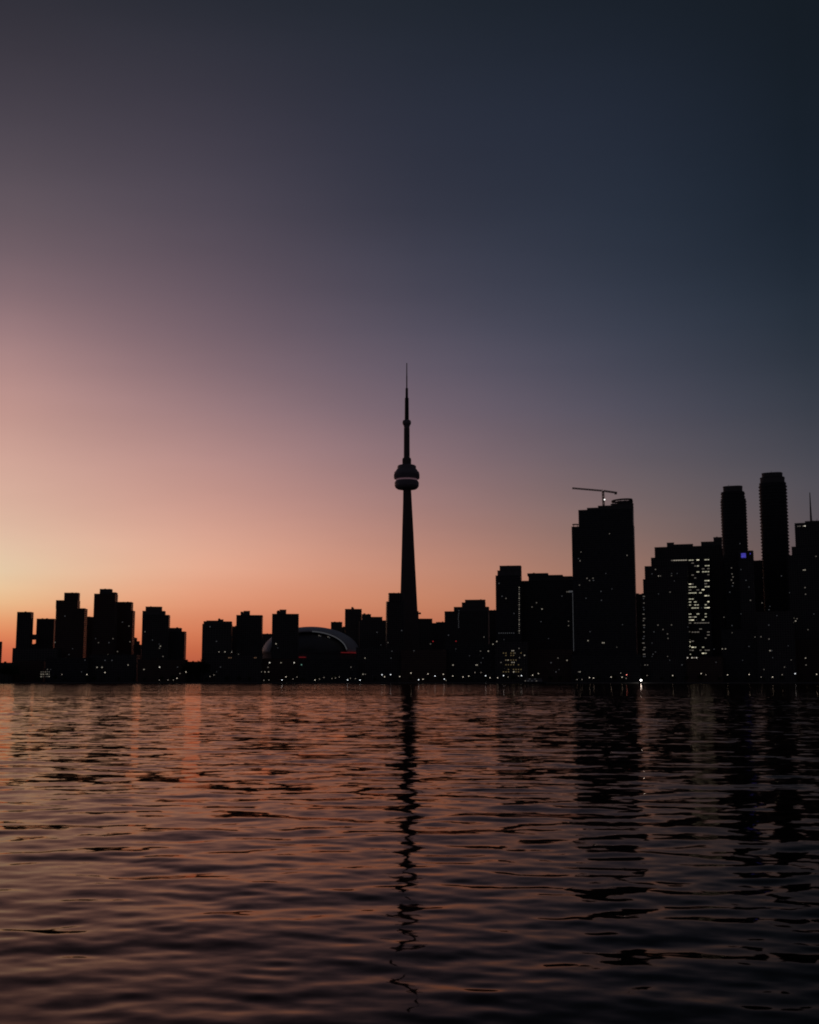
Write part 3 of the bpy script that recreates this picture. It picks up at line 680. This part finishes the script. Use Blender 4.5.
# make sure faces look up
if me.polygons[0].normal.z < 0: me.flip_normals()
m, nt, b = new_mat('lake_water')
me.materials.append(m)
structure(link('water', me))
b.inputs['Specular Tint'].default_value = (.62, .50, .42, 1); b.inputs['Base Color'].default_value = (.004, .005, .005, 1); b.inputs['Roughness'].default_value = .035; b.inputs['IOR'].default_value = 1.333
N = nt.nodes; Lk = nt.links.new
geo = N.new('ShaderNodeNewGeometry'); rip = N.new('ShaderNodeAttribute'); rip.attribute_name = 'ripple'
def vmath(op, *a):
    n = N.new('ShaderNodeVectorMath'); n.operation = op
    for k, v in enumerate(a):
        if hasattr(v, 'links') or hasattr(v, 'is_output'): Lk(v, n.inputs[k])
        else: n.inputs[k].default_value = v
    return n.outputs[0]
def noise_vec(scale, sc, detail):
    mp = vmath('MULTIPLY', geo.outputs['Position'], sc)
    n = N.new('ShaderNodeTexNoise'); n.inputs['Scale'].default_value = scale; n.inputs['Detail'].default_value = detail; n.inputs['Roughness'].default_value = .6
    Lk(mp, n.inputs['Vector']); return vmath('SUBTRACT', n.outputs['Color'], (.5, .5, .5))
far = noise_vec(1.3, (.55, 1.0, 0), 3)
big_ = noise_vec(.30, (.55, 1.0, 0), 3)
f1 = vmath('ADD', vmath('MULTIPLY', far, (.11, .36, 0)), vmath('MULTIPLY', big_, (.06, .17, 0)))
sc1 = N.new('ShaderNodeVectorMath'); sc1.operation = 'SCALE'; Lk(f1, sc1.inputs[0]); Lk(rip.outputs['Fac'], sc1.inputs['Scale'])
gmod = N.new('ShaderNodeTexNoise'); gmod.inputs['Scale'].default_value = .02; gmod.inputs['Detail'].default_value = 3
Lk(vmath('MULTIPLY', geo.outputs['Position'], (.35, 1, 0)), gmod.inputs['Vector'])
gm = N.new('ShaderNodeMapRange'); gm.inputs['From Min'].default_value = .3; gm.inputs['From Max'].default_value = .7; gm.inputs['To Min'].default_value = .6; gm.inputs['To Max'].default_value = 1.5
Lk(gmod.outputs['Fac'], gm.inputs['Value'])
sc2 = N.new('ShaderNodeVectorMath'); sc2.operation = 'SCALE'; Lk(sc1.outputs[0], sc2.inputs[0]); Lk(gm.outputs['Result'], sc2.inputs['Scale'])
tiny = vmath('MULTIPLY', noise_vec(4.0, (.6, 1.0, 0), 3), (.035, .07, 0))
s_ = vmath('ADD', sc2.outputs[0], tiny)
nn = vmath('NORMALIZE', vmath('ADD', geo.outputs['Normal'], s_))
Lk(nn, b.inputs['Normal'])
b.inputs['Specular IOR Level'].default_value = 0.0
gl = N.new('ShaderNodeBsdfGlossy'); gl.inputs['Color'].default_value = (.70, .575, .51, 1); gl.inputs['Roughness'].default_value = .04; Lk(nn, gl.inputs['Normal'])
fr = N.new('ShaderNodeFresnel'); fr.inputs['IOR'].default_value = 1.13; Lk(nn, fr.inputs['Normal'])
ms = N.new('ShaderNodeMixShader'); Lk(fr.outputs[0], ms.inputs[0]); Lk(b.outputs[0], ms.inputs[1]); Lk(gl.outputs[0], ms.inputs[2])
Lk(ms.outputs[0], N['Material Output'].inputs['Surface'])

# ================================================================= SKY (dusk glow low on the left, slate blue overhead)
w = bpy.data.worlds.new('World'); S.world = w; w.use_nodes = True
nt = w.node_tree; N = nt.nodes; Lk = nt.links.new; bg = N['Background']
def lin(c): c /= 255; return c/12.92 if c <= .04045 else ((c+.055)/1.055)**2.4
SUNAZ = R(-27)
cols = {   # picture column -> measured sky colours down it
 10: [(0, (50, 49, 58)), (60, (59, 55, 64)), (120, (73, 67, 77)), (210, (98, 86, 94)), (265, (121, 101, 109)), (320, (150, 120, 124)), (410, (196, 151, 143)), (520, (222, 181, 160)), (575, (233, 207, 172)), (605, (233, 182, 134)), (630, (222, 138, 92)), (649, (205, 105, 72)), (680, (170, 78, 58))],
 210: [(0, (41, 44, 54)), (120, (61, 58, 70)), (205, (76, 70, 82)), (320, (114, 96, 107)), (405, (151, 121, 125)), (500, (200, 151, 140)), (565, (229, 173, 147)), (605, (226, 150, 115)), (644, (204, 110, 74)), (680, (165, 75, 56))],
 420: [(0, (33, 39, 49)), (120, (44, 48, 62)), (220, (54, 56, 70)), (320, (79, 76, 91)), (405, (112, 98, 111)), (490, (155, 122, 122)), (570, (192, 136, 115)), (605, (199, 130, 99)), (644, (190, 104, 76)), (680, (150, 70, 56))],
 640: [(0, (26, 33, 43)), (120, (35, 42, 56)), (220, (40, 48, 62)), (320, (55, 61, 76)), (420, (82, 80, 94)), (505, (117, 102, 103)), (580, (150, 112, 98)), (640, (150, 92, 74)), (680, (120, 68, 58))],
 809: [(0, (21, 28, 36)), (120, (23, 31, 41)), (220, (27, 36, 48)), (320, (38, 47, 59)), (420, (57, 61, 72)), (470, (78, 77, 86)), (530, (90, 82, 86)), (600, (100, 80, 78)), (680, (80, 58, 56))]}
def dirn(px, py):
    dx = (px-409.5)/F; u = (512-py)/F; v = Vector((dx, CP-u*SP, SP+u*CP)).normalized(); return v
tcn = N.new('ShaderNodeTexCoord'); nv = N.new('ShaderNodeVectorMath'); nv.operation = 'NORMALIZE'; Lk(tcn.outputs['Generated'], nv.inputs[0])
sep = N.new('ShaderNodeSeparateXYZ'); Lk(nv.outputs[0], sep.inputs[0])
def mth(op, a, b=None):
    n = N.new('ShaderNodeMath'); n.operation = op
    for k, v in enumerate((a, b)):
        if v is None: continue
        if isinstance(v, (int, float)): n.inputs[k].default_value = v
        else: Lk(v, n.inputs[k])
    return n.outputs[0]
elev = mth('ARCSINE', sep.outputs['Z'])
epos = mth('MULTIPLY', elev, 2/math.pi)
az = mth('ARCTAN2', sep.outputs['X'], sep.outputs['Y'])
dl = mth('ABSOLUTE', mth('ARCTAN2', mth('SINE', mth('SUBTRACT', az, SUNAZ)), mth('COSINE', mth('SUBTRACT', az, SUNAZ))))
def ramp(stops):
    n = N.new('ShaderNodeValToRGB'); cr = n.color_ramp; cr.interpolation = 'LINEAR'
    stops = sorted(stops); 
    while len(cr.elements) < len(stops): cr.elements.new(.5)
    for e, (p, c) in zip(cr.elements, stops): e.position = p; e.color = (*[lin(v) for v in c], 1)
    Lk(epos, n.inputs[0]); return n.outputs['Color']
KX = np.array(sorted(cols)); PY = np.arange(-120, 701, 2.0)
tab = []
for px in KX:
    st_ = cols[px]; ys = [p for p, c in st_]; arr = np.array([c for p, c in st_], float)
    top = arr[0]-(arr[1]-arr[0])/(ys[1]-ys[0])*120*.8
    ys = [-120]+ys; arr = np.vstack([np.maximum(top, arr[0]*.6), arr])
    c_ = np.stack([np.interp(PY, ys, arr[:, k]) for k in range(3)], 1)
    out = np.empty_like(c_)
    for n_, y in enumerate(PY):                      # smooth the measured values down the column
        sg = 26 if y < 480 else max(5, 26-(y-480)*.2); g_ = np.exp(-.5*((PY-y)/sg)**2); g_ /= g_.sum(); out[n_] = g_@c_
    tab.append(out)
tab = np.array(tab)
def colat(px):                                       # smooth curve through the measured columns
    k = int(np.clip(np.searchsorted(KX, px)-1, 0, len(KX)-2)); t = (px-KX[k])/(KX[k+1]-KX[k])
    a = tab[k]; b_ = tab[k+1]; m0 = (tab[k+1]-tab[max(k-1, 0)])/(KX[k+1]-KX[max(k-1, 0)])*(KX[k+1]-KX[k]); k2 = min(k+2, len(KX)-1)
    m1 = (tab[k2]-tab[k])/(KX[k2]-KX[k])*(KX[k+1]-KX[k])
    return (2*t**3-3*t*t+1)*a+(t**3-2*t*t+t)*m0+(-2*t**3+3*t*t)*b_+(t**3-t*t)*m1
prev = None; pd = None
for px in (10, 75, 140, 210, 280, 350, 420, 495, 570, 640, 725, 809):
    cc = colat(px)
    pys = list(range(-110, 440, 40))+[455, 480, 505, 530, 550, 570, 590, 605, 620, 635, 650, 665, 680]
    stops = [(max(0, math.asin(dirn(px, py).z)*2/math.pi), tuple(np.clip(cc[int((py+120)/2)], 4, 255))) for py in pys]
    stops += [(1.0, (14, 18, 25))]
    c = ramp(stops)
    v = dirn(px, 400); d = math.atan2(v.x, v.y)-SUNAZ
    if prev is None: prev, pd = c, d; continue
    mr = N.new('ShaderNodeMapRange'); mr.interpolation_type = 'LINEAR'; mr.inputs['From Min'].default_value = pd; mr.inputs['From Max'].default_value = d; Lk(dl, mr.inputs['Value'])
    mx = N.new('ShaderNodeMix'); mx.data_type = 'RGBA'; Lk(mr.outputs['Result'], mx.inputs[0]); Lk(prev, mx.inputs[6]); Lk(c, mx.inputs[7]); prev = mx.outputs[2]; pd = d
back = ramp([(0, (48, 44, 49)), (.15, (44, 42, 49)), (.4, (29, 31, 40)), (1, (14, 18, 25))])
mr = N.new('ShaderNodeMapRange'); mr.interpolation_type = 'SMOOTHSTEP'; mr.inputs['From Min'].default_value = pd; mr.inputs['From Max'].default_value = R(105); Lk(dl, mr.inputs['Value'])
mx = N.new('ShaderNodeMix'); mx.data_type = 'RGBA'; Lk(mr.outputs['Result'], mx.inputs[0]); Lk(prev, mx.inputs[6]); Lk(back, mx.inputs[7])
nz = N.new('ShaderNodeTexNoise'); nz.inputs['Scale'].default_value = 3.0; nz.inputs['Detail'].default_value = 4   # thin uneven dusk haze
sv = N.new('ShaderNodeVectorMath'); sv.operation = 'MULTIPLY'; Lk(nv.outputs[0], sv.inputs[0]); sv.inputs[1].default_value = (1, 1, 5); Lk(sv.outputs[0], nz.inputs['Vector'])
nm_ = N.new('ShaderNodeMapRange'); nm_.inputs['From Min'].default_value = .3; nm_.inputs['From Max'].default_value = .7; nm_.inputs['To Min'].default_value = .955; nm_.inputs['To Max'].default_value = 1.045; Lk(nz.outputs['Fac'], nm_.inputs['Value'])
sc_ = N.new('ShaderNodeVectorMath'); sc_.operation = 'SCALE'; Lk(mx.outputs[2], sc_.inputs[0]); Lk(nm_.outputs['Result'], sc_.inputs['Scale'])
Lk(sc_.outputs[0], bg.inputs['Color']); bg.inputs['Strength'].default_value = 1.0

# ================================================================= CAMERA
cam = bpy.data.cameras.new('camera'); co_ = bpy.data.objects.new('camera', cam); COL.objects.link(co_)
co_.location = (0, 0, CAMZ); co_.rotation_euler = (R(90)+PITCH, 0, 0)
cam.sensor_fit = 'VERTICAL'; cam.sensor_height = 24; cam.lens = 24*F/1024; cam.clip_start = .1; cam.clip_end = 60000
S.camera = co_
S.view_settings.view_transform = 'Standard'; S.view_settings.look = 'None'; S.view_settings.exposure = 0; S.view_settings.gamma = 1
S.cycles.filter_width = 1.9; S.cycles.max_bounces = 6; S.cycles.sample_clamp_indirect = 3.0
